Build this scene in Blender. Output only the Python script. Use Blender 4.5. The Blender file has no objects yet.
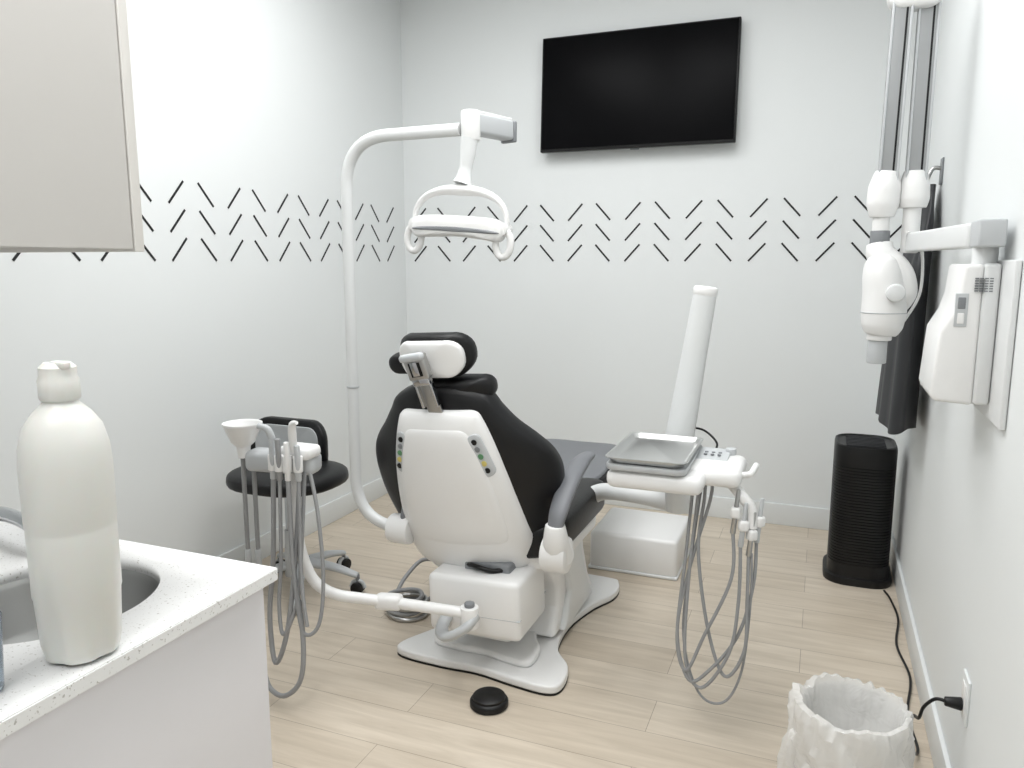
import bpy, bmesh, math, random
from mathutils import Vector, Matrix
random.seed(4)
S=bpy.context.scene
# ---------------------------------------------------------------- materials
def lin(c):
    c=c/255.0
    return c/12.92 if c<=0.04045 else ((c+0.055)/1.055)**2.4
def col(r,g,b): return (lin(r),lin(g),lin(b),1)
def mat(name,rgb,rough=0.5,metal=0.0,noise=0.03,scale=12,bump=0.0,coat=0.0,trans=0.0,sss=0.0,alpha=1.0,spec=0.5):
    m=bpy.data.materials.new(name); m.use_nodes=True
    nt=m.node_tree; b=nt.nodes["Principled BSDF"]
    tc=nt.nodes.new("ShaderNodeTexCoord"); n=nt.nodes.new("ShaderNodeTexNoise")
    n.inputs["Scale"].default_value=scale; n.inputs["Detail"].default_value=4
    nt.links.new(tc.outputs["Object"],n.inputs["Vector"])
    mx=nt.nodes.new("ShaderNodeMixRGB"); c=col(*rgb)
    mx.inputs[1].default_value=tuple(x*(1-noise) for x in c[:3])+(1,)
    mx.inputs[2].default_value=tuple(min(1,x*(1+noise)) for x in c[:3])+(1,)
    nt.links.new(n.outputs["Fac"],mx.inputs[0]); nt.links.new(mx.outputs[0],b.inputs["Base Color"])
    b.inputs["Roughness"].default_value=rough; b.inputs["Metallic"].default_value=metal
    b.inputs["Coat Weight"].default_value=coat
    b.inputs["Transmission Weight"].default_value=trans
    b.inputs["Alpha"].default_value=alpha
    b.inputs["Specular IOR Level"].default_value=spec
    if sss: 
        b.inputs["Subsurface Weight"].default_value=sss; b.inputs["Subsurface Scale"].default_value=0.03
    if bump:
        bp=nt.nodes.new("ShaderNodeBump"); bp.inputs["Strength"].default_value=bump; bp.inputs["Distance"].default_value=0.01
        nt.links.new(n.outputs["Fac"],bp.inputs["Height"]); nt.links.new(bp.outputs[0],b.inputs["Normal"])
    return m
M={}
M['wall']=mat('wall_paint',(227,230,230),0.55,noise=0.01,scale=3,spec=0.3)
M['ceil']=mat('ceiling_paint',(235,235,235),0.8,noise=0.01)
M['trim']=mat('trim_paint',(223,226,226),0.4,noise=0.01)
M['white']=mat('white_plastic',(233,233,232),0.28,noise=0.01)
M['whitem']=mat('white_enamel',(221,223,223),0.3,noise=0.01)
M['lgrey']=mat('light_grey_plastic',(188,191,193),0.4,noise=0.02)
M['mgrey']=mat('mid_grey_plastic',(126,129,132),0.45)
M['hose']=mat('grey_hose',(146,147,148),0.5)
M['dgrey']=mat('slate_upholstery',(116,118,122),0.5,noise=0.05)
M['black']=mat('black_upholstery',(13,13,15),0.42,noise=0.1,scale=60,bump=0.05,spec=0.35)
M['blackp']=mat('black_plastic',(12,12,13),0.4,noise=0.1,spec=0.35)
M['steel']=mat('brushed_steel',(178,178,177),0.28,metal=1.0)
M['trays']=mat('tray_steel',(196,197,196),0.3,metal=0.95)
M['chrome']=mat('chrome',(190,192,195),0.07,metal=1.0)
M['alu']=mat('aluminium',(160,162,163),0.35,metal=0.5)
M['cab']=mat('cabinet_laminate',(208,205,201),0.45,noise=0.01)
M['cabe']=mat('cabinet_edge',(224,221,216),0.45,noise=0.01)
M['panel']=mat('base_cabinet_laminate',(225,223,225),0.45,noise=0.01)
M['bottle']=mat('milky_bottle_plastic',(221,221,216),0.35,noise=0.01,sss=0.1)
M['green']=mat('green_button',(90,140,100),0.4)
M['yellow']=mat('yellow_button',(205,190,110),0.4)
M['screen']=mat('tv_glass',(9,9,11),0.34,noise=0.0,spec=0.05)
M['apron']=mat('lead_apron_vinyl',(38,39,42),0.5,noise=0.1)
M['decal']=mat('decal_black',(22,22,24),0.5)
M['glass']=mat('clear_plastic',(205,215,225),0.05,trans=0.9,noise=0)
def film():
    m=bpy.data.materials.new('translucent_liner_film'); m.use_nodes=True; nt=m.node_tree; b=nt.nodes["Principled BSDF"]; out=nt.nodes["Material Output"]
    tc=nt.nodes.new("ShaderNodeTexCoord"); n=nt.nodes.new("ShaderNodeTexNoise"); n.inputs["Scale"].default_value=14; n.inputs["Detail"].default_value=2; n.inputs["Distortion"].default_value=1.6
    nt.links.new(tc.outputs["Object"],n.inputs["Vector"])
    bp=nt.nodes.new("ShaderNodeBump"); bp.inputs["Strength"].default_value=0.5; bp.inputs["Distance"].default_value=0.02
    nt.links.new(n.outputs["Fac"],bp.inputs["Height"]); nt.links.new(bp.outputs[0],b.inputs["Normal"])
    b.inputs["Base Color"].default_value=col(248,247,244); b.inputs["Roughness"].default_value=0.18
    t=nt.nodes.new("ShaderNodeBsdfTranslucent"); t.inputs[0].default_value=col(252,251,249)
    tr=nt.nodes.new("ShaderNodeBsdfTransparent")
    m1=nt.nodes.new("ShaderNodeMixShader"); m1.inputs[0].default_value=0.4
    nt.links.new(b.outputs[0],m1.inputs[1]); nt.links.new(t.outputs[0],m1.inputs[2])
    m2=nt.nodes.new("ShaderNodeMixShader"); m2.inputs[0].default_value=0.33
    nt.links.new(m1.outputs[0],m2.inputs[1]); nt.links.new(tr.outputs[0],m2.inputs[2]); nt.links.new(m2.outputs[0],out.inputs[0])
    return m
M['bag']=film()
# floor planks
def floor_mat():
    m=bpy.data.materials.new('oak_vinyl_planks'); m.use_nodes=True; nt=m.node_tree; b=nt.nodes["Principled BSDF"]
    tc=nt.nodes.new("ShaderNodeTexCoord"); br=nt.nodes.new("ShaderNodeTexBrick")
    br.inputs["Scale"].default_value=1.0; br.inputs["Brick Width"].default_value=1.22; br.inputs["Row Height"].default_value=0.19
    br.inputs["Mortar Size"].default_value=0.0013; br.inputs["Mortar Smooth"].default_value=0.4
    br.offset=0.37; br.offset_frequency=2
    br.inputs["Color1"].default_value=col(211,200,184); br.inputs["Color2"].default_value=col(200,188,171); br.inputs["Mortar"].default_value=col(152,140,124)
    nt.links.new(tc.outputs["Object"],br.inputs["Vector"])
    mp=nt.nodes.new("ShaderNodeMapping"); mp.inputs["Scale"].default_value=(1.2,12,1)
    nt.links.new(tc.outputs["Object"],mp.inputs[0])
    n=nt.nodes.new("ShaderNodeTexNoise"); n.inputs["Scale"].default_value=2.2; n.inputs["Detail"].default_value=8; n.inputs["Roughness"].default_value=0.6; n.inputs["Distortion"].default_value=0.6
    nt.links.new(mp.outputs[0],n.inputs["Vector"])
    rp=nt.nodes.new("ShaderNodeValToRGB"); rp.color_ramp.elements[0].position=0.3; rp.color_ramp.elements[0].color=(0.82,0.80,0.775,1)
    rp.color_ramp.elements[1].position=0.7; rp.color_ramp.elements[1].color=(1.03,1.03,1.03,1)
    nt.links.new(n.outputs["Fac"],rp.inputs[0])
    mx=nt.nodes.new("ShaderNodeMixRGB"); mx.blend_type='MULTIPLY'; mx.inputs[0].default_value=1
    nt.links.new(br.outputs["Color"],mx.inputs[1]); nt.links.new(rp.outputs[0],mx.inputs[2])
    nt.links.new(mx.outputs[0],b.inputs["Base Color"]); b.inputs["Roughness"].default_value=0.42
    return m
M['floor']=floor_mat()
def quartz():
    m=bpy.data.materials.new('speckled_quartz'); m.use_nodes=True; nt=m.node_tree; b=nt.nodes["Principled BSDF"]
    tc=nt.nodes.new("ShaderNodeTexCoord"); v=nt.nodes.new("ShaderNodeTexNoise"); v.inputs["Scale"].default_value=190; v.inputs["Detail"].default_value=2
    nt.links.new(tc.outputs["Object"],v.inputs["Vector"])
    rp=nt.nodes.new("ShaderNodeValToRGB"); e=rp.color_ramp.elements
    e[0].position=0.30; e[0].color=col(190,187,182); e[1].position=0.37; e[1].color=col(238,238,237)
    nt.links.new(v.outputs["Fac"],rp.inputs[0]); nt.links.new(rp.outputs[0],b.inputs["Base Color"])
    b.inputs["Roughness"].default_value=0.25
    return m
M['quartz']=quartz()
def emis(name,c,s):
    m=bpy.data.materials.new(name); m.use_nodes=True; nt=m.node_tree; b=nt.nodes["Principled BSDF"]
    b.inputs["Emission Color"].default_value=c; b.inputs["Emission Strength"].default_value=s
    return m
M['led']=emis('led_diffuser',(1,1,1,1),2.0)
# ---------------------------------------------------------------- helpers
def root(name,loc=(0,0,0)):
    e=bpy.data.objects.new(name,None); e.location=loc; e.empty_display_size=0.1
    S.collection.objects.link(e); return e
def fin(bm,name,m,parent,ang=35):
    bmesh.ops.recalc_face_normals(bm,faces=bm.faces)
    for f in bm.faces: f.smooth=True
    for e in bm.edges:
        if len(e.link_faces)==2:
            e.smooth = e.calc_face_angle(0)<math.radians(ang)
    me=bpy.data.meshes.new(name); bm.to_mesh(me); bm.free()
    me.materials.append(M[m])
    o=bpy.data.objects.new(name,me); S.collection.objects.link(o)
    if parent is not None:
        o.parent=parent; o.matrix_parent_inverse=Matrix.Translation(parent.location).inverted()
    return o
def box(name,c,s,m,parent=None,bev=0.004,rot=None,seg=3):
    bm=bmesh.new(); bmesh.ops.create_cube(bm,size=1)
    for v in bm.verts: v.co=Vector((v.co.x*s[0],v.co.y*s[1],v.co.z*s[2]))
    if bev>0: bmesh.ops.bevel(bm,geom=bm.edges[:],offset=min(bev,min(s)*0.48),segments=seg,profile=0.5,affect='EDGES')
    R=rot if rot is not None else Matrix.Identity(3)
    for v in bm.verts: v.co=R@v.co+Vector(c)
    return fin(bm,name,m,parent)
def boxb(name,a,b,m,parent=None,bev=0.004):
    c=[(a[i]+b[i])/2 for i in range(3)]; s=[abs(b[i]-a[i]) for i in range(3)]
    return box(name,c,s,m,parent,bev)
def basis(d):
    d=Vector(d).normalized(); u=Vector((0,0,1)) if abs(d.z)<0.95 else Vector((1,0,0))
    x=u.cross(d).normalized(); y=d.cross(x); return x,y,d
def cr(P,n=8,closed=False):
    P=[Vector(p) for p in P]; out=[]; N=len(P)
    rng=range(N) if closed else range(N-1)
    for i in rng:
        if closed: p0,p1,p2,p3=P[i-1],P[i],P[(i+1)%N],P[(i+2)%N]
        else: p0,p1,p2,p3=P[max(i-1,0)],P[i],P[i+1],P[min(i+2,N-1)]
        for k in range(n):
            t=k/n
            out.append(0.5*((2*p1)+(-p0+p2)*t+(2*p0-5*p1+4*p2-p3)*t*t+(-p0+3*p1-3*p2+p3)*t**3))
    if not closed: out.append(P[-1])
    return out
def rounded(P,r,n=8):
    P=[Vector(p) for p in P]; out=[P[0]]
    for i in range(1,len(P)-1):
        a=(P[i-1]-P[i]); b=(P[i+1]-P[i]); ra=min(r,a.length*0.49); rb=min(r,b.length*0.49)
        A=P[i]+a.normalized()*ra; B=P[i]+b.normalized()*rb
        for k in range(n+1):
            t=k/n; out.append(A*(1-t)**2+P[i]*2*t*(1-t)+B*t*t)
    out.append(P[-1]); return out
def tube(name,P,r,m,parent=None,smooth=True,n=8,sides=14,closed=False,flat=1.0):
    pts=cr(P,n,closed) if smooth else [Vector(p) for p in P]
    N=len(pts); R=r if isinstance(r,(list,tuple)) else None
    bm=bmesh.new(); rings=[]
    def tan(i):
        if closed: return (pts[(i+1)%N]-pts[i-1]).normalized()
        return (pts[min(i+1,N-1)]-pts[max(i-1,0)]).normalized()
    x,y,d=basis(tan(0))
    for i in range(N):
        t=tan(i); x=(x-t*x.dot(t)).normalized(); y=t.cross(x)
        if R:
            f=i/(N-1)*(len(R)-1); k=min(int(f),len(R)-2); rr=R[k]*(1-f+k)+R[k+1]*(f-k)
        else: rr=r
        rings.append([bm.verts.new(pts[i]+x*math.cos(2*math.pi*j/sides)*rr+y*math.sin(2*math.pi*j/sides)*rr*flat) for j in range(sides)])
    L=N if closed else N-1
    for i in range(L):
        a=rings[i]; b=rings[(i+1)%N]
        for j in range(sides): bm.faces.new((a[j],a[(j+1)%sides],b[(j+1)%sides],b[j]))
    if not closed:
        bm.faces.new(rings[0]); bm.faces.new(rings[-1])
    return fin(bm,name,m,parent,50)
def lathe(name,prof,loc,m,parent=None,axis=(0,0,1),sides=40,sc=(1,1),wob=None):
    X,Y,D=basis(axis)
    if abs(Vector(axis).normalized().z)>0.999: X,Y,D=Vector((1,0,0)),Vector((0,1,0)),Vector((0,0,1))
    bm=bmesh.new(); rings=[]; loc=Vector(loc)
    for (r,z) in prof:
        if r<1e-5: rings.append([bm.verts.new(loc+D*z)])
        else:
            L=[]
            for j in range(sides):
                a=2*math.pi*j/sides; rr=r; zz=z
                if wob: rr,zz=wob(r,z,a)
                L.append(bm.verts.new(loc+X*math.cos(a)*rr*sc[0]+Y*math.sin(a)*rr*sc[1]+D*zz))
            rings.append(L)
    for a,b in zip(rings,rings[1:]):
        if len(a)==1 and len(b)==1: continue
        for j in range(sides):
            k=(j+1)%sides
            if len(a)==1: bm.faces.new((a[0],b[k],b[j]))
            elif len(b)==1: bm.faces.new((a[j],a[k],b[0]))
            else: bm.faces.new((a[j],a[k],b[k],b[j]))
    return fin(bm,name,m,parent,40)
def cyl(name,a,b,r1,m,parent=None,r2=None,bev=0.003,sides=32):
    a=Vector(a); b=Vector(b); L=(b-a).length; r2=r1 if r2 is None else r2; bev=min(bev,r1*0.5,r2*0.5,L*0.4)
    pr=[(0,0),(r1-bev,0),(r1-bev*0.3,bev*0.3),(r1,bev),(r2,L-bev),(r2-bev*0.3,L-bev*0.3),(r2-bev,L),(0,L)]
    return lathe(name,pr,a,m,parent,axis=(b-a),sides=sides)
def rrect(w,h,r,n=6):
    out=[]
    for cx,cy,a0 in ((w/2-r,h/2-r,0),(-w/2+r,h/2-r,90),(-w/2+r,-h/2+r,180),(w/2-r,-h/2+r,270)):
        for k in range(n+1):
            a=math.radians(a0+90*k/n); out.append((cx+r*math.cos(a),cy+r*math.sin(a)))
    return out
def pillow(name,outline,fn,tf,tb,m,parent=None,p=5,rings=9,smooth=6):
    o=[Vector((q[0],q[1],0)) for q in outline]
    if smooth: o=cr(o,smooth,True)
    c=sum(o,Vector())/len(o); bm=bmesh.new(); N=len(o)
    def ring(ang,T):
        s=math.cos(ang)**(2/p) if ang<math.pi/2-1e-6 else 0
        w=math.sin(ang)**(2/p)*T if ang>0 else 0
        if s<1e-3: q=c; return [bm.verts.new(fn(q.x,q.y,w))]
        return [bm.verts.new(fn(*( (c+(q-c)*s).to_tuple()[:2]),w)) for q in o]
    R=[ring(math.pi/2*(1-k/rings),-tb) for k in range(rings)]+[ring(math.pi/2*k/rings,tf) for k in range(0,rings+1)]
    for a,b in zip(R,R[1:]):
        for j in range(N):
            k=(j+1)%N
            if len(a)==1: bm.faces.new((a[0],b[k],b[j]))
            elif len(b)==1: bm.faces.new((a[j],a[k],b[0]))
            else: bm.faces.new((a[j],a[k],b[k],b[j]))
    return fin(bm,name,m,parent,60)
def frame(O,U,V,W):
    O,U,V,W=map(Vector,(O,U,V,W))
    return lambda u,v,w: O+U*u+V*v+W*w
def prism(name,pts,ext,m,parent=None,bev=0.006,seg=3):
    bm=bmesh.new(); P=[bm.verts.new(Vector(p)) for p in pts]; f=bm.faces.new(P)
    r=bmesh.ops.extrude_face_region(bm,geom=[f])
    vs=[g for g in r['geom'] if isinstance(g,bmesh.types.BMVert)]
    bmesh.ops.translate(bm,verts=vs,vec=Vector(ext))
    if bev>0:
        bm.faces.ensure_lookup_table()
        E=[e for e in bm.edges if len(e.link_faces)==2 and e.calc_face_angle(0)>math.radians(40)]
        bmesh.ops.bevel(bm,geom=E,offset=bev,segments=seg,profile=0.5,affect='EDGES')
    return fin(bm,name,m,parent)
def Rz(d): return Matrix.Rotation(math.radians(d),3,'Z')
def Rx(d): return Matrix.Rotation(math.radians(d),3,'X')
def Ry(d): return Matrix.Rotation(math.radians(d),3,'Y')
# ---------------------------------------------------------------- room
XL,XR,YB,YF,H=-2.59,0.405,4.55,-1.3,3.22
boxb('floor',(XL-0.1,YF-0.1,-0.1),(XR+0.1,YB+0.1,0),'floor',bev=0)
boxb('ceiling',(XL-0.1,YF-0.1,H),(XR+0.1,YB+0.1,H+0.1),'ceil',bev=0)
boxb('wall_back',(XL-0.1,YB,0),(XR+0.1,YB+0.1,H),'wall',bev=0)
boxb('wall_left',(XL-0.1,YF,0),(XL,YB,H),'wall',bev=0)
boxb('wall_right',(XR,YF,0),(XR+0.1,YB,H),'wall',bev=0)
boxb('wall_front',(XL-0.1,YF-0.1,0),(XR+0.1,YF,H),'wall',bev=0)
boxb('wall_partition',(-2.04,YF,0),(-1.94,1.165,H),'wall',bev=0)
boxb('baseboard_back',(XL,YB-0.014,0),(XR,YB,0.125),'trim',bev=0.003)
boxb('baseboard_left',(XL,YF,0),(XL+0.014,YB-0.014,0.125),'trim',bev=0.003)
boxb('baseboard_right',(XR-0.014,YF,0),(XR,YB-0.014,0.125),'trim',bev=0.003)
# chevron decals
def decals(name,mk,starts):
    bm=bmesh.new()
    for row in range(3):
        z0=1.505+row*0.121; z1=z0+0.098
        for s0,up in starts:
            a,b=((s0,z1),(s0+0.088,z0)) if not up else ((s0,z0),(s0+0.088,z1))
            d=Vector((b[0]-a[0],b[1]-a[1])).normalized(); n=Vector((-d.y,d.x))*0.0050
            q=[Vector(a)+n,Vector(b)+n,Vector(b)-n,Vector(a)-n]
            f=bm.faces.new([bm.verts.new(mk(v.x,v.y,0)) for v in q])
            r=bmesh.ops.extrude_face_region(bm,geom=[f])
            off=mk(0,0,0.0015)-mk(0,0,0)
            bmesh.ops.translate(bm,verts=[g for g in r['geom'] if isinstance(g,bmesh.types.BMVert)],vec=off)
    return fin(bm,name,'decal',None)
st=[]
x=-1.64-0.353*3
while x<0.36:
    for s0,up in ((x,False),(x+0.18,True)):
        if XL+0.01<s0 and s0+0.09<XR: st.append((s0,up))
    x+=0.353
decals('chevron_wall_decal',lambda s,z,o:Vector((s,YB-0.0005-o,z)),st)
st=[]; y=2.726-0.353*4
while y<4.5:
    for s0,up in ((y,False),(y+0.18,True)):
        if s0>1.2 and s0+0.09<YB: st.append((s0,up))
    y+=0.353
decals('chevron_wall_decal.001',lambda s,z,o:Vector((XL+0.0005+o,s,z)),st)
# ceiling light panels
for i,(cx,cy) in enumerate(((-1.60,2.5),(-0.50,2.5),(-0.9,0.2))):
    r=root('ceiling_light_panel' if i==0 else 'ceiling_light_panel.%03d'%i,(cx,cy,H))
    boxb('frame',(cx-0.41,cy-0.91,H-0.02),(cx+0.41,cy+0.91,H-0.001),'trim',r)
    boxb('diffuser',(cx-0.38,cy-0.88,H-0.024),(cx+0.38,cy+0.88,H-0.019),'led',r,bev=0)
    L=bpy.data.lights.new('panel_light','AREA'); L.shape='RECTANGLE'; L.size=0.76; L.size_y=1.76; L.energy=(25,20,31)[i]; L.color=(0.992,0.997,1)
    o=bpy.data.objects.new('panel_light',L); S.collection.objects.link(o); o.location=(cx,cy,H-0.03); o.parent=r; o.matrix_parent_inverse=Matrix.Translation(r.location).inverted()
# ---------------------------------------------------------------- TV
tv=root('wall_mounted_television',(-1.045,4.5,2.465))
R=Rx(-3)
box('housing',(-1.048,4.485,2.465),(1.12,0.035,0.65),'blackp',tv,0.006,R)
box('screen_glass',(-1.048,4.4655,2.469),(1.10,0.004,0.625),'screen',tv,0.001,R)
box('wall_bracket',(-1.045,4.522,2.465),(0.4,0.05,0.3),'blackp',tv,0.003)
box('logo_bar',(-1.045,4.478,2.139),(0.05,0.012,0.012),'mgrey',tv,0.002)
# ---------------------------------------------------------------- counter / sink
cn=root('sink_counter',(-1.4,0.4,0))
bm=bmesh.new(); bmesh.ops.create_cube(bm,size=1)
a=(-1.93,YF+0.01,0.874); b=(-0.975,1.178,0.90)
for v in bm.verts: v.co=Vector([(a[i]+b[i])/2+v.co[i]*(b[i]-a[i]) for i in range(3)])
bmesh.ops.bevel(bm,geom=bm.edges[:],offset=0.002,segments=2,affect='EDGES')
top=fin(bm,'countertop','quartz',None)
SC=Vector((-1.28,0.915,0)); SR=0.188
cut=cyl('cutter',SC+Vector((0,0,0.8)),SC+Vector((0,0,1.0)),SR,'steel',None,bev=0.001,sides=64)
md=top.modifiers.new('b','BOOLEAN'); md.object=cut; md.operation='DIFFERENCE'; md.solver='EXACT'
dg=bpy.context.evaluated_depsgraph_get(); me=bpy.data.meshes.new_from_object(top.evaluated_get(dg))
top.modifiers.clear(); top.data=me; bpy.data.objects.remove(cut)
top.parent=cn; top.matrix_parent_inverse=Matrix.Translation(cn.location).inverted()
lathe('sink_bowl',[(0.20,0.873),(0.192,0.873),(0.187,0.86),(0.178,0.77),(0.155,0.74),(0.03,0.725),(0.0,0.725)],SC,'steel',cn,sides=56)
lathe('drain',[(0.0,0.729),(0.03,0.729),(0.035,0.727),(0.035,0.725)],SC,'chrome',cn)
boxb('front_panel',(-1.02,YF+0.01,0.0),(-0.997,1.158,0.874),'panel',cn,0.001)
boxb('end_panel',(-1.93,1.140,0.0),(-1.02,1.158,0.874),'panel',cn,0.001)
fa=root('sink_faucet',(-1.72,1.10,0.9))
cyl('base',(-1.72,1.10,0.90),(-1.72,1.10,0.93),0.026,'chrome',fa)
tube('spout',[(-1.72,1.10,0.92),(-1.70,1.10,0.943),(-1.63,1.085,0.957),(-1.55,1.07,0.957),(-1.50,1.058,0.946),(-1.482,1.052,0.920)],[0.017,0.017,0.016,0.015,0.014,0.014],'chrome',fa)
tube('lever',[(-1.72,1.10,0.93),(-1.73,1.11,0.955),(-1.76,1.13,0.97)],0.009,'chrome',fa)
BX,BY=-1.036,0.790
bt=root('water_bottle',(BX,BY,0.9))
lathe('body',[(0,0.004),(0.041,0.0),(0.051,0.006),(0.056,0.03),(0.0595,0.10),(0.061,0.105),(0.0613,0.205),(0.0608,0.21),(0.0622,0.215),(0.0625,0.30),(0.0605,0.33),(0.053,0.36),(0.040,0.38),(0.026,0.394),(0.022,0.402),(0.022,0.425)],(BX,BY,0.9),'bottle',bt,sides=60,
 wob=lambda r,z,a:(r*(1-0.10*max(0,math.cos(5*a+0.6))*(max(0,0.07-z)/0.07)),z))
lathe('cap',[(0.0,0.400),(0.026,0.400),(0.0275,0.403),(0.0275,0.430),(0.025,0.434),(0.025,0.448),(0.018,0.455),(0,0.455)],(BX,BY,0.9),'bottle',bt,wob=lambda r,z,a:(r*(1+0.015*math.cos(16*a)),z))
box('nozzle_tab',(BX+0.012,BY-0.005,1.352),(0.03,0.016,0.012),'bottle',bt,0.004)
gl=root('plastic_cup',(-1.068,0.655,0.9))
lathe('cup',[(0,0.003),(0.024,0.0),(0.026,0.004),(0.032,0.11),(0.0305,0.11),(0.0245,0.008),(0,0.008)],(-1.068,0.655,0.9),'glass',gl)
# upper cabinet
uc=root('upper_cabinet',(-1.6,0.4,2))
boxb('carcass',(-1.935,YF+0.01,1.53),(-1.272,1.14,2.75),'cab',uc,0.001)
boxb('door_panel',(-1.271,0.30,1.525),(-1.251,1.138,2.75),'cab',uc,0.0015)
boxb('door_panel_second',(-1.271,-0.55,1.525),(-1.251,0.295,2.75),'cab',uc,0.0015)
boxb('end_filler',(-1.935,1.141,1.520),(-1.249,1.163,2.75),'cabe',uc,0.0015)
# ---------------------------------------------------------------- dental chair
CX=-1.12
ch=root('dental_chair',(CX,2.8,0))
base=[(-1.45,2.46),(-1.42,2.40),(-1.25,2.385),(-1.1,2.39),(-.95,2.365),(-.82,2.355),(-.775,2.40),(-.79,2.52),(-.87,2.64),(-.89,2.85),(-.85,3.05),(-.79,3.2),(-.80,3.32),(-.88,3.36),(-1.36,3.36),(-1.44,3.32),(-1.45,3.2),(-1.38,3.05),(-1.35,2.85),(-1.37,2.64)]
bp=cr([(x,y,0) for x,y in base],5,True)
prism('floor_gasket',[(p.x,p.y,0.0) for p in bp],(0,0,0.006),'blackp',ch,0)
prism('base_plate',[(p.x,p.y,0.005) for p in bp],(0,0,0.032),'white',ch,0.008)
prism('base_hump',[(CX+(p.x-CX)*0.62,2.84+(p.y-2.86)*0.8,0.035) for p in bp],(0,0,0.03),'white',ch,0.014)
pc=[(2.66,0.05),(2.72,0.16),(2.70,0.26),(2.60,0.36),(2.52,0.42),(2.54,0.47),(2.95,0.47),(3.02,0.42),(3.05,0.30),(3.12,0.16),(3.22,0.05)]
prism('lift_column',[(-1.30,y,z) for y,z in pc],(0.41,0,0),'white',ch,0.02,4)
prism('column_side_cover',[(-0.90,y,z) for y,z in [(2.72,.06),(2.80,.2),(2.74,.36),(2.64,.44),(2.9,.45),(2.95,.3),(3.04,.15),(3.12,.06)]],(0.035,0,0),'whitem',ch,0.012)
box('pump_box',(-1.10,2.50,0.275),(0.36,0.28,0.22),'white',ch,0.022,Ry(-2))
box('pump_box_lower',(-1.12,2.52,0.19),(0.30,0.24,0.10),'whitem',ch,0.02)
box('pump_box_seam',(-1.10,2.50,0.245),(0.3615,0.2815,0.003),'lgrey',ch,0.001,Ry(-2))
box('recline_mechanism',(-1.08,2.53,0.395),(0.18,0.18,0.05),'mgrey',ch,0.01)
tube('mechanism_cable',[(-1.16,2.45,0.40),(-1.10,2.42,0.405),(-1.05,2.43,0.395),(-1.0,2.46,0.40)],0.009,'blackp',ch)
# seat
fs=lambda u,v,w: Vector((CX+u,2.86+v,0.47+w+0.03*abs(u/0.28)**2*1.0))
pillow('seat_cushion',rrect(0.60,0.72,0.12),fs,0.085,0.07,'black',ch,6,smooth=0)
pillow('seat_pan',rrect(0.54,0.66,0.12),frame((CX,2.86,0.41),(1,0,0),(0,1,0),(0,0,1)),0.02,0.05,'white',ch,6,smooth=0)
fl=lambda u,v,w: Vector((CX+u,3.45+v,0.50+w+0.03*math.sin((v+0.35)*2.2)+0.02*abs(u/0.25)**2))
lo=[(-.25,-.28),(-.25,.1),(-.23,.28),(-.15,.36),(0,.38),(.15,.36),(.23,.28),(.25,.1),(.25,-.28),(0,-.3)]
pillow('leg_rest_cushion',lo,lambda u,v,w:fl(u,v,w)-Vector((0,0,0.012)),0.045,0.045,'black',ch,6)
pillow('leg_rest_cover',[(u*0.94,v*0.96) for u,v in lo],fl,0.045,0.01,'dgrey',ch,8)
pillow('leg_rest_pan',[(-.22,-.26),(-.22,.1),(-.2,.26),(-.12,.33),(0,.35),(.12,.33),(.2,.26),(.22,.1),(.22,-.26),(0,-.28)],lambda u,v,w: fl(u,v,w)+Vector((0,0,-0.06)),0.02,0.03,'whitem',ch,6)
# backrest  (turned slightly: upper part leans toward the left of the room)
V=Vector((-0.055,-0.27,0.963)).normalized(); W=Vector((0,-0.963,-0.27)).normalized(); U=V.cross(W).normalized()*-1
if U.x<0: U=-U
O=Vector((CX-0.060,2.50,0.41))
def fb(u,v,w):
    return O+U*u+V*v+W*(w-0.10*(abs(u)/0.33)**2.2-0.04*((v-0.3)/0.35)**2)
half=[(0.0,0.20),(0.05,0.27),(0.12,0.315),(0.21,0.357),(0.31,0.370),(0.39,0.352),(0.46,0.308),(0.53,0.248),(0.59,0.205),(0.645,0.165),(0.680,0.07)]
outl=[(x,v) for v,x in half]+[(-x*1.08,v) for v,x in reversed(half)]
pillow('backrest_cushion',outl,fb,0.045,0.075,'black',ch,5)
half2=[(-0.060,0.10),(-0.045,0.225),(0.04,0.262),(0.15,0.256),(0.27,0.240),(0.38,0.220),(0.48,0.196),(0.57,0.165),(0.605,0.14),(0.612,0.08)]
out2=[(x,v) for v,x in half2]+[(-x,v) for v,x in reversed(half2)]
def fb2(u,v,w):
    return O+U*u+V*v+W*(w+0.04-0.13*(abs(u)/0.33)**2.2-0.04*((v-0.3)/0.35)**2)
pillow('backrest_shell',out2,fb2,0.05,0.01,'white',ch,4)
half4=[(0.09,0.10),(0.10,0.195),(0.2,0.20),(0.3,0.19),(0.42,0.165),(0.52,0.135),(0.555,0.11),(0.562,0.06)]
pillow('backrest_shell_panel',[(x,v) for v,x in half4]+[(-x,v) for v,x in reversed(half4)],lambda u,v,w:fb2(u,v,w),0.0535,0.0,'white',ch,9,rings=12)
half3=[(-0.085,0.08),(-0.075,0.17),(-0.01,0.235),(0.04,0.24),(0.07,0.12)]
pillow('backrest_lower_cover',[(x,v) for v,x in half3]+[(-x,v) for v,x in reversed(half3)],lambda u,v,w:fb2(u,v,w)+Vector((0,0.02,0)),0.05,0.04,'whitem',ch,4)
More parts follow.
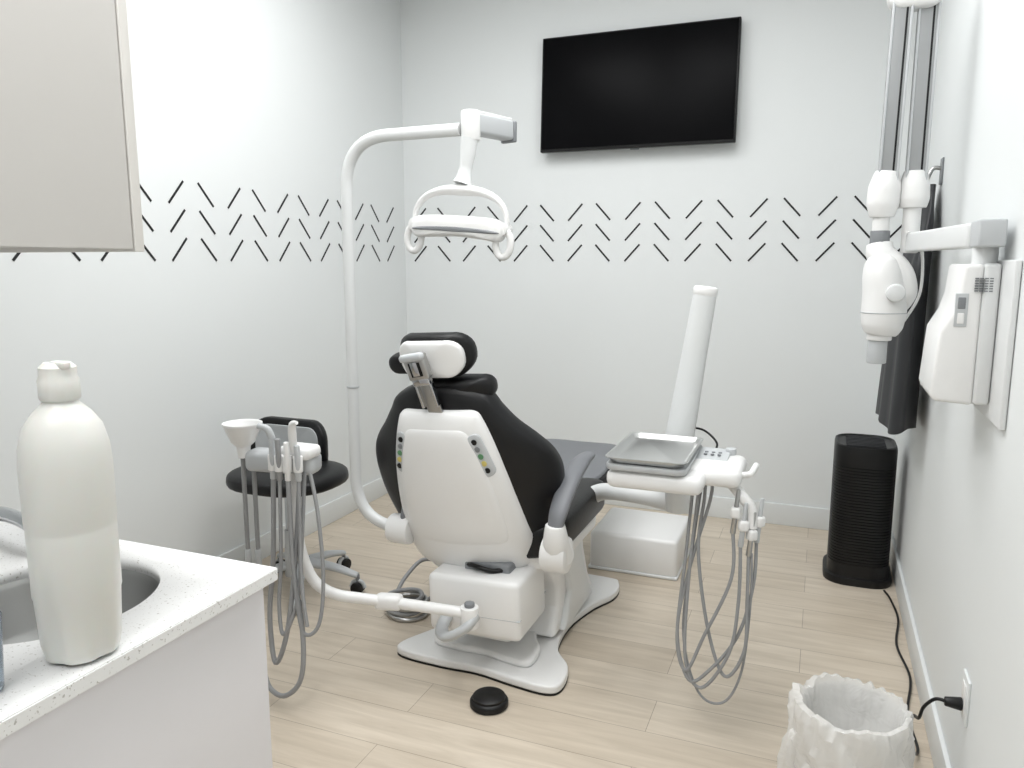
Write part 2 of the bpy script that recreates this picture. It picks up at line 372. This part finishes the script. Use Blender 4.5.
for sgn in (-1,1):
    def fc(u,v,w,s=sgn):
        c,sn=math.cos(math.radians(16*s)),math.sin(math.radians(16*s))
        uu=s*0.158+u*c-v*sn; vv=0.46+u*sn+v*c
        p=fb2(uu,vv,0); return p+W*(0.0490-0.010*(abs(uu)/0.2)+w)
    pillow('control_recess_%d'%(1 if sgn<0 else 2),rrect(0.046,0.165,0.022),fc,0.006,0.004,'lgrey',ch,6,smooth=0)
    for k in range(5):
        q=fc(0,0.056-k*0.028,0.005)
        cyl('button_%d_%d'%(1 if sgn<0 else 2,k),q,q+W*0.004,0.0105,('blackp','mgrey','green','yellow','blackp')[k],ch,bev=0.001,sides=14)
# headrest
HO=O+V*0.785+Vector((-0.02,0.0,0))
pillow('headrest_cushion',rrect(0.285,0.155,0.07),lambda u,v,w:HO+U*(u+0.01)+V*v+W*(w-0.05-0.04*(u/0.13)**2),0.03,0.045,'black',ch,4,smooth=0)
pillow('headrest_plate',rrect(0.245,0.130,0.055),lambda u,v,w:HO+U*(u+0.010)+V*v+W*(w-0.015-0.04*(u/0.13)**2),0.018,0.02,'white',ch,5,smooth=0)
pillow('headrest_lower_roll',rrect(0.29,0.07,0.034),lambda u,v,w:HO+U*(u-0.045)+V*(v-0.04)+W*(w-0.09),0.03,0.04,'black',ch,4,smooth=0)
pillow('neck_cushion',rrect(0.26,0.09,0.04),lambda u,v,w:O+U*(u+0.055)+V*(v+0.655)+W*(w-0.06-0.04*(u/0.13)**2),0.04,0.05,'black',ch,4,smooth=0)
BA=math.radians(8)
U2=(U*math.cos(BA)-V*math.sin(BA)); V2=(V*math.cos(BA)+U*math.sin(BA)); V2=(V*math.cos(BA)-U*-math.sin(BA)*-1)
V2=(V*math.cos(BA)-U*math.sin(BA)); U2=(U*math.cos(BA)+V*math.sin(BA))
fr=Matrix((U2,V2,W)).transposed()
BO=HO+U*-0.002
box('headrest_bar',BO+V2*-0.115+W*0.022,(0.054,0.20,0.012),'steel',ch,0.003,fr)
box('headrest_bracket',BO+V2*0.0+W*0.038,(0.080,0.090,0.035),'steel',ch,0.008,fr)
box('headrest_hinge',BO+V2*0.040+W*0.055,(0.090,0.026,0.028),'lgrey',ch,0.010,fr)
box('headrest_slot',BO+V2*-0.005+W*0.056,(0.044,0.05,0.005),'blackp',ch,0.001,fr)
box('headrest_slot_plate',BO+V2*-0.002+W*0.059,(0.026,0.05,0.004),'chrome',ch,0.001,fr)
box('headrest_latch',BO+V2*-0.052+W*0.044,(0.066,0.03,0.02),'chrome',ch,0.005,fr)
for s in (-1,1):
    box('headrest_rail_%d'%(1 if s<0 else 2),BO+V2*-0.075+W*0.036+U2*(0.028*s),(0.010,0.15,0.022),'chrome',ch,0.003,fr)
# arms
cyl('arm_hinge',(-0.87,2.47,0.48),(-0.775,2.47,0.48),0.066,'white',ch,bev=0.014)
tube('arm_support',[(-0.82,2.48,0.47),(-0.815,2.44,0.54),(-0.815,2.43,0.60)],[0.058,0.046,0.034],'white',ch)
tube('armrest',[(-0.815,2.42,0.57),(-0.81,2.45,0.64),(-0.81,2.56,0.71),(-0.81,2.70,0.755),(-0.81,2.80,0.76)],[0.025,0.036,0.040,0.040,0.032],'dgrey',ch,flat=0.55)
cyl('arm_hinge_left',(-1.495,2.47,0.49),(-1.40,2.47,0.49),0.056,'white',ch,bev=0.012)
tube('armrest_left',[(-1.43,2.47,0.49),(-1.43,2.50,0.60),(-1.43,2.60,0.68),(-1.43,2.72,0.72),(-1.43,2.82,0.72)],[0.04,0.03,0.037,0.037,0.030],'dgrey',ch,flat=0.55)
# ---------------------------------------------------------------- operatory light
ol=root('dental_operatory_light',(-1.79,2.7,0))
P=rounded([(-1.38,2.7,0.40),(-1.80,2.7,0.40),(-1.80,2.7,1.985),(-1.28,2.68,1.985)],0.20,12)
tube('pole',P,0.024,'whitem',ol,smooth=False,sides=20)
cyl('pole_collar',(-1.80,2.7,0.98),(-1.80,2.7,0.99),0.026,'lgrey',ol)
cyl('arm_pivot',(-1.240,2.68,1.94),(-1.240,2.68,2.05),0.036,'white',ol,bev=0.008)
d=Vector((0.28,0.95,0)).normalized(); Rm=Rz(math.degrees(math.atan2(d.y,d.x)))
box('spring_arm',Vector((-1.240,2.68,2.005))+d*0.11,(0.22,0.065,0.075),'lgrey',ol,0.012,Rm)
box('spring_arm_top',Vector((-1.240,2.68,2.045))+d*0.11,(0.21,0.05,0.01),'white',ol,0.004,Rm)
box('spring_arm_end',Vector((-1.240,2.68,2.0))+d*0.225,(0.02,0.07,0.08),'mgrey',ol,0.006,Rm)
LC=Vector((-1.280,2.66,1.63))
tube('stem',[(-1.243,2.675,1.95),(-1.250,2.67,1.88),(-1.262,2.665,1.81),(-1.268,2.66,1.785)],[0.034,0.029,0.024,0.032,0.038],'whitem',ol)
tilt=Ry(4)
def fl2(u,v,w): return LC+tilt@Vector((u,w,v))
arc=[]
for k in range(17):
    a=math.pi*k/16; c_=math.cos(a); s_=math.sin(a)
    arc.append(fl2(0.192*math.copysign(abs(c_)**0.75,c_),0.0+0.135*s_**0.75,0))
tube('yoke',arc,[0.013,0.016,0.02,0.026,0.036,0.026,0.02,0.016,0.013],'white',ol,n=3,flat=0.6)
body=[(-.19,-.01),(-.17,.03),(-.10,.040),(0,.042),(.10,.040),(.17,.03),(.19,-.01),(.17,-.045),(.10,-.042),(0,-.036),(-.10,-.042),(-.17,-.045)]
pillow('lamp_housing',body,lambda u,v,w:fl2(u,v,w-0.35*u*u),0.05,0.05,'white',ol,3.5)
pillow('lamp_seam_band',[(-.16,-.008),(-.06,-.000),(.06,-.000),(.16,-.008),(.15,-.020),(-.15,-.020)],lambda u,v,w:fl2(u,v,w-0.004-0.35*u*u),0.048,0.048,'mgrey',ol,6)
for s in (-1,1):
    pts=[fl2(s*0.185+s*0.030*math.cos(a),-0.052+0.048*math.sin(a),-0.01) for a in [math.radians(q) for q in (110,70,30,-10,-50,-90,-130,-170,-200)]]
    tube('handle_%d'%(1 if s<0 else 2),pts,0.0135,'white',ol,n=4)
    cyl('yoke_knob_%d'%(1 if s<0 else 2),fl2(s*0.18,0.0,-0.03),fl2(s*0.18,0.0,0.03),0.024,'white',ol)
# ---------------------------------------------------------------- delivery unit
du=root('dental_delivery_unit',(-0.45,2.6,0))
tube('swing_arm',[(-0.89,3.02,0.50),(-0.80,3.0,0.56),(-0.62,2.88,0.60),(-0.47,2.80,0.61)],[0.04,0.035,0.034,0.036],'whitem',du)
cyl('swing_arm_pivot',(-0.46,2.80,0.58),(-0.46,2.80,0.72),0.046,'whitem',du,bev=0.01)
tube('balance_arm',[(-0.475,2.80,0.70),(-0.465,2.80,0.82),(-0.43,2.80,1.08),(-0.388,2.80,1.385)],[0.056,0.055,0.051,0.045,0.041],'whitem',du,sides=28)
cyl('balance_arm_cap',(-0.389,2.80,1.38),(-0.385,2.80,1.415),0.043,'white',du,bev=0.010)
box('head_body',(-0.455,2.50,0.825),(0.30,0.42,0.06),'white',du,0.025)
box('head_side_wing',(-0.30,2.50,0.835),(0.20,0.24,0.06),'white',du,0.026)
box('head_neck',(-0.46,2.74,0.78),(0.13,0.16,0.08),'white',du,0.03)
box('control_panel',(-0.305,2.56,0.868),(0.10,0.12,0.008),'lgrey',du,0.003,Rx(6))
for k in range(6): cyl('panel_key_%d'%k,(-0.33+0.022*(k%3),2.54+0.03*(k//3),0.871),(-0.33+0.022*(k%3),2.54+0.03*(k//3),0.876),0.006,'mgrey',du,bev=0.001,sides=12)
cyl('control_knob',(-0.255,2.60,0.862),(-0.255,2.60,0.885),0.018,'lgrey',du)
pillow('tray_support',rrect(0.25,0.385,0.03),frame((-0.48,2.475,0.872),(1,0,0),(0,1,0),(0,0,1)),0.005,0.016,'lgrey',du,12,smooth=0)
def tray(name,cx,cy,z,w,h,hh,m):
    bm=bmesh.new()
    def rg(o,dz): return [bm.verts.new((cx+p[0],cy+p[1],z+dz)) for p in rrect(w-2*o,h-2*o,0.03)]
    R=[rg(0.014,0),rg(0.008,0.003),rg(0.0,hh),rg(-0.006,hh),rg(-0.006,hh+0.002),rg(0.002,hh+0.002),rg(0.011,0.006),rg(0.016,0.003)]
    N=len(R[0])
    for a,b in zip(R,R[1:]):
        for j in range(N): bm.faces.new((a[j],a[(j+1)%N],b[(j+1)%N],b[j]))
    bm.faces.new(R[0]); bm.faces.new(R[-1])
    return fin(bm,name,m,du)
tray('instrument_tray',-0.48,2.475,0.879,0.245,0.38,0.018,'trays')
tube('tray_handle',rounded([(-0.20,2.44,0.84),(-0.175,2.42,0.85),(-0.165,2.50,0.86)],0.02),0.010,'white',du,smooth=False)
tube('holder_bar',[(-0.24,2.46,0.81),(-0.20,2.42,0.78),(-0.17,2.42,0.74),(-0.165,2.42,0.68)],0.018,'white',du)
hold=[(-0.215,2.40,0.76),(-0.190,2.40,0.72),(-0.165,2.41,0.69),(-0.145,2.43,0.73)]
ends=[(-0.36,2.47),(-0.34,2.46),(-0.32,2.47),(-0.30,2.46)]
mids=[[(-0.215,2.38,0.52),(-0.29,2.36,0.32),(-0.34,2.35,0.20),(-0.375,2.37,0.30),(-0.365,2.42,0.55)],
      [(-0.19,2.38,0.45),(-0.21,2.36,0.28),(-0.29,2.35,0.15),(-0.345,2.36,0.24),(-0.35,2.41,0.50)],
      [(-0.165,2.39,0.45),(-0.165,2.37,0.29),(-0.22,2.36,0.20),(-0.28,2.38,0.34),(-0.325,2.42,0.58)],
      [(-0.150,2.41,0.50),(-0.185,2.38,0.34),(-0.26,2.36,0.22),(-0.33,2.35,0.17),(-0.375,2.37,0.32),(-0.35,2.42,0.52)]]
for i,(hx,hy,zt) in enumerate(hold):
    box('holder_cup_%d'%i,(hx+0.002,hy,zt-0.03),(0.03,0.03,0.035),'white',du,0.008,Rz(20*i))
    cyl('handpiece_%d'%i,(hx-0.004,hy,zt-0.10),(hx+0.008,hy,zt+0.045),0.009,'lgrey' if i%2 else 'steel',du,r2=0.006,sides=16)
    e=ends[i]
    tube('hose_%d'%i,[(hx-0.004,hy,zt-0.09)]+mids[i]+[(e[0],e[1]+0.01,0.74),(e[0],e[1]+0.02,0.81)],0.0055,'hose',du)
tube('air_line',[(-0.33,2.50,0.80),(-0.35,2.45,0.55),(-0.36,2.40,0.30),(-0.30,2.36,0.13),(-0.22,2.36,0.11),(-0.17,2.38,0.22),(-0.155,2.40,0.45),(-0.16,2.41,0.60)],0.004,'hose',du)
tube('black_cable',[(-0.43,2.82,0.90),(-0.37,2.80,0.895),(-0.32,2.76,0.86),(-0.33,2.70,0.83)],0.004,'blackp',du)
# floor utility box
ub=root('floor_utility_box',(-0.80,3.71,0))
box('cover',(-0.785,3.725,0.098),(0.43,0.42,0.192),'white',ub,0.022)
box('foot_rim',(-0.785,3.725,0.008),(0.44,0.43,0.014),'whitem',ub,0.004)
# ---------------------------------------------------------------- foot control
fc_=root('foot_control_disc',(-0.98,2.23,0))
lathe('disc',[(0,0),(0.062,0),(0.066,0.004),(0.066,0.02),(0.062,0.026),(0.056,0.028),(0.056,0.036),(0.05,0.040),(0,0.041)],(-0.98,2.23,0),'blackp',fc_)
# ---------------------------------------------------------------- coil by chair
hc=root('supply_hose_coil',(-1.59,2.74,0))
for k in range(4):
    r=0.085-0.004*k; c=Vector((-1.59+0.008*(-1)**k,2.74,0.013+0.021*k))
    tube('loop_%d'%k,[c+Vector((math.cos(a)*r,math.sin(a)*r,0.004*math.sin(2*a))) for a in [2*math.pi*j/12 for j in range(12)]],0.010,'hose' if k%2 else 'steel',hc,n=4,closed=True)
tube('lead',[(-1.52,2.79,0.05),(-1.45,2.84,0.10),(-1.50,2.93,0.16),(-1.62,2.95,0.16),(-1.66,2.86,0.11),(-1.66,2.78,0.07)],0.009,'hose',hc)
# ---------------------------------------------------------------- assistant console
ac=root('assistant_instrument_console',(-1.66,2.1,0))
tube('bracket',[(-1.20,2.38,0.24),(-1.20,2.31,0.20),(-1.14,2.24,0.215),(-1.07,2.24,0.26),(-1.05,2.28,0.29)],0.024,'lgrey',ac,flat=0.7)
cyl('pivot',(-1.07,2.27,0.25),(-1.07,2.27,0.325),0.032,'white',ac)
tube('horizontal_arm',rounded([(-1.06,2.27,0.30),(-1.36,2.22,0.315),(-1.58,2.12,0.35),(-1.645,2.10,0.50),(-1.66,2.10,0.80)],0.10),0.020,'white',ac,smooth=False)
box('pivot_block',(-1.36,2.22,0.315),(0.10,0.055,0.055),'white',ac,0.018,Rz(15))
cyl('pivot_knob',(-1.07,2.27,0.325),(-1.07,2.27,0.34),0.018,'mgrey',ac)
box('console_body',(-1.70,2.11,0.82),(0.26,0.09,0.075),'lgrey',ac,0.022,Rz(8))
box('console_top',(-1.62,2.10,0.865),(0.12,0.09,0.045),'white',ac,0.018)
CUx,CUy=-1.835,2.07
lathe('funnel_cup',[(0.0,-0.085),(0.02,-0.085),(0.024,-0.045),(0.04,-0.03),(0.064,0.028),(0.067,0.032),(0.067,0.037),(0.060,0.034),(0.034,-0.02),(0,-0.03)],(CUx,CUy,0.915),'white',ac)
for i,(dx,dy) in enumerate(((-0.015,0),(0.02,0.012))):
    tube('drop_tube_%d'%i,[(CUx+dx,CUy+0.01+dy,0.85),(CUx+dx,CUy+0.01+dy,0.65),(CUx+dx,CUy+0.01+dy,0.47)],0.008,'hose',ac)
    cyl('drop_valve_%d'%i,(CUx+dx,CUy+0.01+dy,0.43),(CUx+dx,CUy+0.01+dy,0.49),0.011,'lgrey',ac)
hp=[(-1.68,2.03),(-1.65,2.025),(-1.62,2.03),(-1.585,2.04)]
for i,(hx,hy) in enumerate(hp):
    cyl('holder_%d'%i,(hx,hy,0.81),(hx,hy,0.865),0.016,'white',ac)
    cyl('handpiece_%d'%i,(hx,hy,0.78),(hx+0.01,hy-0.015,0.935-0.01*i),0.011,('lgrey','hose','white','lgrey')[i],ac,r2=0.009,sides=18)
tube('air_water_syringe',[(-1.60,2.04,0.88),(-1.595,2.03,0.94),(-1.585,2.02,0.975),(-1.56,2.01,0.985)],[0.012,0.014,0.012,0.006],'white',ac)
tube('suction_tip',[(-1.67,2.02,0.92),(-1.68,2.01,0.955),(-1.71,2.0,0.965)],[0.012,0.012,0.009],'lgrey',ac)
hz=[[(-1.69,2.02,0.50),(-1.70,2.0,0.30),(-1.66,1.97,0.15),(-1.61,1.98,0.28),(-1.60,2.03,0.55)],
    [(-1.65,2.01,0.50),(-1.65,1.99,0.35),(-1.62,1.97,0.26),(-1.58,2.0,0.38),(-1.58,2.04,0.60)],
    [(-1.60,2.01,0.50),(-1.55,1.98,0.27),(-1.55,1.96,0.12),(-1.61,1.95,0.05),(-1.69,1.97,0.05),(-1.74,2.0,0.10)],
    [(-1.575,2.02,0.55),(-1.55,1.99,0.40),(-1.53,1.98,0.30),(-1.56,2.0,0.42),(-1.60,2.05,0.60)]]
for i,(hx,hy) in enumerate(hp):
    P=[(hx,hy,0.79)]+hz[i]
    if i!=2: P+=[(hz[i][-1][0]-0.01,2.08,0.80)]
    tube('hose_%d'%i,P,0.0085 if i in(0,2) else 0.0065,'hose',ac)
tube('hose_long',[(-1.56,2.07,0.80),(-1.52,2.05,0.66),(-1.495,2.03,0.45),(-1.50,2.0,0.30),(-1.55,1.98,0.28),(-1.59,2.0,0.45)],0.0065,'hose',ac)
# ---------------------------------------------------------------- stool
sx,sy=-2.185,2.74
sl=root('operator_stool',(sx,sy,0))
pillow('seat',rrect(0.52,0.46,0.2),lambda u,v,w:Vector((sx+u,sy+v,0.545+w)),0.045,0.035,'black',sl,4,smooth=0)
cyl('seat_plate',(sx,sy,0.485),(sx,sy,0.515),0.12,'blackp',sl)
cyl('gas_lift',(sx,sy,0.26),(sx,sy,0.49),0.022,'chrome',sl)
cyl('lift_sleeve',(sx,sy,0.08),(sx,sy,0.30),0.034,'lgrey',sl,r2=0.028)
for k in range(5):
    a=math.radians(10+72*k); d=Vector((math.cos(a),math.sin(a),0))
    c=Vector((sx+0.03,sy+0.05,0)); rl=0.26
    tube('leg_%d'%k,[c+d*0.02+Vector((0,0,0.13)),c+d*0.15+Vector((0,0,0.115)),c+d*rl+Vector((0,0,0.085))],[0.032,0.025,0.018],'lgrey',sl,flat=0.7)
    q=c+d*rl; n=Vector((-d.y,d.x,0))
    cyl('caster_stem_%d'%k,q+Vector((0,0,0.05)),q+Vector((0,0,0.09)),0.01,'mgrey',sl,sides=14)
    for s in (-1,1):
        cyl('caster_%d_%d'%(k,s+1),q+n*(s*0.008)+Vector((0,0,0.029)),q+n*(s*0.026)+Vector((0,0,0.029)),0.029,'blackp',sl,bev=0.005,sides=20)
    tube('caster_hood_%d'%k,[q+d*math.cos(t)*0.033+Vector((0,0,0.029+0.033*math.sin(t))) for t in [math.radians(w) for w in (0,45,90,135,180)]],0.009,'lgrey',sl,n=3)
bo=Vector((sx-0.13,sy+0.22,0.64))
pillow('backrest_pad',rrect(0.43,0.25,0.09),lambda u,v,w:bo+Vector((u,w-1.0*u*u,v)),0.03,0.03,'black',sl,5,smooth=0)
pillow('backrest_panel',rrect(0.36,0.19,0.06),lambda u,v,w:bo+Vector((u,w-0.028-1.0*u*u,v)),0.006,0.006,'lgrey',sl,8,smooth=0)
tube('backrest_stem',[(sx,sy+0.05,0.50),(sx-0.04,sy+0.22,0.49),(sx-0.09,sy+0.28,0.54),(sx-0.12,sy+0.25,0.64)],0.014,'blackp',sl)
# ---------------------------------------------------------------- x-ray unit
xr=root('dental_xray_unit',(0.3,2.3,1.3))
yn,yf=2.14,2.40
prism('generator_housing',[(0.355,yn,1.495),(0.312,yn,1.495),(0.306,yn,1.42),(0.294,yn,1.375),(0.270,yn,1.33),(0.261,yn,1.18),(0.268,yn,1.158),(0.355,yn,1.152)],(0,yf-yn,0),'white',xr,0.010,4)
boxb('generator_back',(0.354,yn-0.005,1.155),(0.389,yf,1.497),'whitem',xr,0.008)
boxb('wall_plate',(0.390,2.01,1.12),(0.404,2.42,1.505),'whitem',xr,0.004)
boxb('switch_bezel',(0.299,yn-0.0025,1.345),(0.326,yn+0.01,1.425),'lgrey',xr,0.001)
boxb('switch_recess',(0.304,yn-0.004,1.388),(0.321,yn+0.01,1.416),'mgrey',xr,0.002)
boxb('switch_slot',(0.305,yn-0.004,1.352),(0.320,yn+0.01,1.378),'white',xr,0.002)
for k in range(6):
    for j in range(4):
        boxb('vent_%d_%d'%(k,j),(0.336+0.010*j,yn-0.0062,1.43+0.006*k),(0.3435+0.010*j,yn+0.002,1.4328+0.006*k),'mgrey',xr,0)
box('mount_block',(0.358,2.17,1.567),(0.058,0.13,0.065),'lgrey',xr,0.006)
cyl('mount_pivot',(0.36,2.19,1.48),(0.36,2.19,1.54),0.028,'whitem',xr)
A=Vector((0.345,2.22,1.565)); B=Vector((0.265,2.98,1.565)); dd=(B-A)
box('extension_arm',(A+B)/2,(0.045,dd.length,0.062),'whitem',xr,0.008,Rz(math.degrees(math.atan2(-dd.x,dd.y))))
cyl('end_post',(0.262,2.96,1.53),(0.262,2.96,1.72),0.028,'white',xr,bev=0.006)
tube('inner_knuckle',[(0.262,2.96,1.68),(0.262,2.96,1.73),(0.262,2.96,1.80)],[0.042,0.050,0.048,0.034],'white',xr)
tube('outer_knuckle',[(0.170,2.94,1.65),(0.170,2.94,1.72),(0.175,2.94,1.80)],[0.038,0.052,0.052,0.036],'white',xr)
def arm(nm,p,q,w):
    p=Vector(p); q=Vector(q); d=(q-p).normalized(); Rm=Matrix((Vector((1,0,0)),Vector((0,1,0)),d)).transposed()
    c=(p+q)/2; L=(q-p).length
    box(nm,c,(w,0.05,L),'alu',xr,0.006,Rm)
    for s in (-1,1): box(nm+'_rib_%d'%(s+1),c+Vector((s*(w/2-0.004),-0.022,0)),(0.008,0.016,L),'lgrey',xr,0.002,Rm)
    box(nm+'_groove',c+Vector((w*0.22,-0.0255,0)),(0.006,0.002,L*0.98),'blackp',xr,0.0005,Rm)
arm('scissor_arm_inner',(0.264,2.96,1.75),(0.264,2.96,2.34),0.064)
arm('scissor_arm_outer',(0.178,2.94,1.75),(0.186,2.94,2.34),0.062)
pillow('elbow_cover',rrect(0.17,0.10,0.048),lambda u,v,w:Vector((0.222+u,2.95+w,2.355+v)),0.04,0.05,'white',xr,4,smooth=0)
cyl('yoke_stem',(0.168,2.94,1.57),(0.168,2.94,1.68),0.027,'white',xr,bev=0.005)
cyl('yoke_collar',(0.168,2.94,1.545),(0.168,2.94,1.605),0.031,'mgrey',xr)
tube('yoke',[(0.168,2.94,1.56),(0.178,2.93,1.52),(0.235,2.92,1.47),(0.25,2.92,1.40),(0.225,2.92,1.35)],[0.032,0.036,0.03,0.034,0.03],'white',xr,flat=1.3)
hc_=Vector((0.194,2.92,1.385))
tube('tube_head',[hc_+Vector((-0.02,0,0.14)),hc_+Vector((-0.015,0,0.10)),hc_,hc_+Vector((0.0,0,-0.08)),hc_+Vector((-0.005,0,-0.13))],[0.028,0.05,0.064,0.070,0.072,0.066,0.05],'white',xr,sides=26)
tube('tube_head_seam',[hc_+Vector((0.071*math.cos(a),0.071*math.sin(a),-0.055)) for a in [2*math.pi*j/16 for j in range(16)]],0.0022,'lgrey',xr,n=3,closed=True,sides=8)
cyl('side_cap',(0.222,2.85,1.40),(0.222,2.825,1.40),0.030,'whitem',xr,bev=0.008)
cyl('cone_ring',(0.187,2.92,1.235),(0.187,2.92,1.27),0.040,'white',xr)
cyl('cone',(0.184,2.92,1.155),(0.187,2.92,1.24),0.031,'lgrey',xr,bev=0.004)
tube('coil_cable',[(0.25,2.93,1.60),(0.30,2.98,1.55),(0.31,3.0,1.40),(0.265,2.97,1.30)],0.005,'white',xr)
# ---------------------------------------------------------------- lead apron
ap=root('lead_apron',(0.35,3.5,1.3))
bm=bmesh.new(); rings=[]; NZ=26; NS=48
for i in range(NZ+1):
    t=i/NZ; z=1.80-t*0.955
    w=0.05+0.19*min(1,t*3)**0.7+0.05*t; dth=0.016+0.028*min(1,t*2)+0.020*t
    L=[]
    for j in range(NS):
        a=2*math.pi*j/NS; fy=math.cos(a)*w; fx=math.sin(a)*dth
        fx+=0.010*math.sin(fy*38+1.0*t*2)*min(1,t*3)
        L.append(bm.verts.new((0.388-dth-0.012*min(1,t*3)+fx,3.52+fy+0.03*t,z+0.012*math.sin(a*3)*t)))
    rings.append(L)
for a,b in zip(rings,rings[1:]):
    for j in range(NS): bm.faces.new((a[j],a[(j+1)%NS],b[(j+1)%NS],b[j]))
bm.faces.new(rings[0]); bm.faces.new(rings[-1])
fin(bm,'apron_body','apron',ap,60)
tube('hook',[(0.403,3.5,1.86),(0.37,3.5,1.86),(0.35,3.5,1.80),(0.36,3.5,1.77),(0.375,3.5,1.78)],0.008,'steel',ap)
boxb('hook_plate',(0.398,3.47,1.80),(0.404,3.53,1.90),'mgrey',ap,0.002)
# ---------------------------------------------------------------- air purifier
PX=0.228
pu=root('air_purifier',(PX,3.93,0))
def rloft(name,levels,cx,cy,m,parent):
    bm=bmesh.new(); R=[]
    for z,w,h,r in levels: R.append([bm.verts.new((cx+p[0],cy+p[1],z)) for p in rrect(w,h,r,6)])
    N=len(R[0])
    for a,b in zip(R,R[1:]):
        for j in range(N): bm.faces.new((a[j],a[(j+1)%N],b[(j+1)%N],b[j]))
    bm.faces.new(R[0]); bm.faces.new(R[-1]); return fin(bm,name,m,parent,28)
lv=[(0.0,0.30,0.34,0.10),(0.02,0.305,0.345,0.10),(0.035,0.30,0.34,0.10),(0.04,0.27,0.32,0.09),(0.06,0.268,0.318,0.09),(0.10,0.268,0.318,0.09)]
z=0.10
while z<0.575:
    lv+=[(z+0.001,0.260,0.310,0.087),(z+0.006,0.260,0.310,0.087),(z+0.007,0.268,0.318,0.09),(z+0.013,0.268,0.318,0.09)]; z+=0.014
lv+=[(0.60,0.268,0.318,0.09),(0.645,0.268,0.318,0.09),(0.66,0.262,0.312,0.088),(0.664,0.25,0.30,0.085),(0.655,0.235,0.285,0.08)]
rloft('tower',lv,PX,3.93,'blackp',pu)
for k in range(7): boxb('top_grille_%d'%k,(PX-0.085,3.83+0.032*k,0.655),(PX+0.085,3.838+0.032*k,0.661),'apron',pu,0.001)
# outlet + cord
ou=root('wall_outlet',(0.4,2.14,0.38))
boxb('cover_plate',(0.398,2.10,0.33),(0.405,2.18,0.45),'trim',ou,0.002)
boxb('receptacle',(0.396,2.12,0.35),(0.400,2.16,0.43),'white',ou,0.001)
pcord=root('power_cord',(0.35,3.0,0))
cyl('plug',(0.3955,2.14,0.37),(0.355,2.14,0.37),0.017,'blackp',pcord,r2=0.012)
tube('cord',[(0.36,2.14,0.37),(0.335,2.15,0.365),(0.315,2.18,0.32),(0.31,2.21,0.27),(0.305,2.27,0.24),(0.31,2.34,0.17),(0.335,2.42,0.04),(0.355,2.5,0.008),(0.345,2.7,0.008),(0.375,2.95,0.008),(0.35,3.2,0.008),(0.375,3.45,0.008),(0.36,3.65,0.008),(0.34,3.745,0.008)],0.0045,'blackp',pcord)
# ---------------------------------------------------------------- trash bin
TX,TY=0.140,2.14
tb=root('waste_bin',(TX,TY,0))
lathe('bin_body',[(0,0),(0.105,0),(0.11,0.01),(0.132,0.29),(0.135,0.293),(0.135,0.30),(0.129,0.30),(0.106,0.012),(0,0.012)],(TX,TY,0),'white',tb)
rnd=[random.uniform(-1,1) for _ in range(12)]
def crk(r,z,a):
    n=sum(rnd[k]*math.sin((k+3)*a+rnd[-k]*6+z*(12+6*k)) for k in range(9))
    n+=1.0*math.sin(17*a+z*60+2*math.sin(5*a))+0.7*math.sin(29*a-z*45)
    left=max(0,-math.cos(a))
    return r+0.0026*n+0.008*left*(1 if z>0.2 and r>0.135 else 0), z+0.0034*n
lathe('bin_liner',[(0.162,0.09),(0.158,0.12),(0.160,0.15),(0.153,0.18),(0.156,0.21),(0.149,0.24),(0.151,0.27),(0.147,0.295),(0.143,0.312),(0.132,0.314),(0.122,0.295),(0.116,0.255),(0.108,0.215),(0.095,0.17),(0.07,0.14),(0.035,0.13),(0,0.14)],(TX,TY,0),'bag',tb,sides=160,wob=crk)
lathe('liner_tail',[(0.0,0.0),(0.02,0.01),(0.034,0.05),(0.03,0.10),(0.022,0.15),(0.01,0.18),(0,0.19)],(TX-0.148,TY-0.06,0.05),'bag',tb,sides=40,wob=lambda r,z,a:(r*(1+0.2*math.sin(5*a+z*40)),z))
# ---------------------------------------------------------------- camera / world
cam=bpy.data.cameras.new('camera'); cam.sensor_width=36; cam.lens=770/1024*36; cam.clip_start=0.02
co=bpy.data.objects.new('camera',cam); S.collection.objects.link(co)
co.location=(0,0,1.5); co.rotation_euler=(math.radians(81),0,math.radians(21.88)); S.camera=co
w=bpy.data.worlds.new('world'); S.world=w; w.use_nodes=True; w.node_tree.nodes['Background'].inputs[0].default_value=(0.8,0.82,0.85,1); w.node_tree.nodes['Background'].inputs[1].default_value=0.5
S.view_settings.view_transform='Standard'
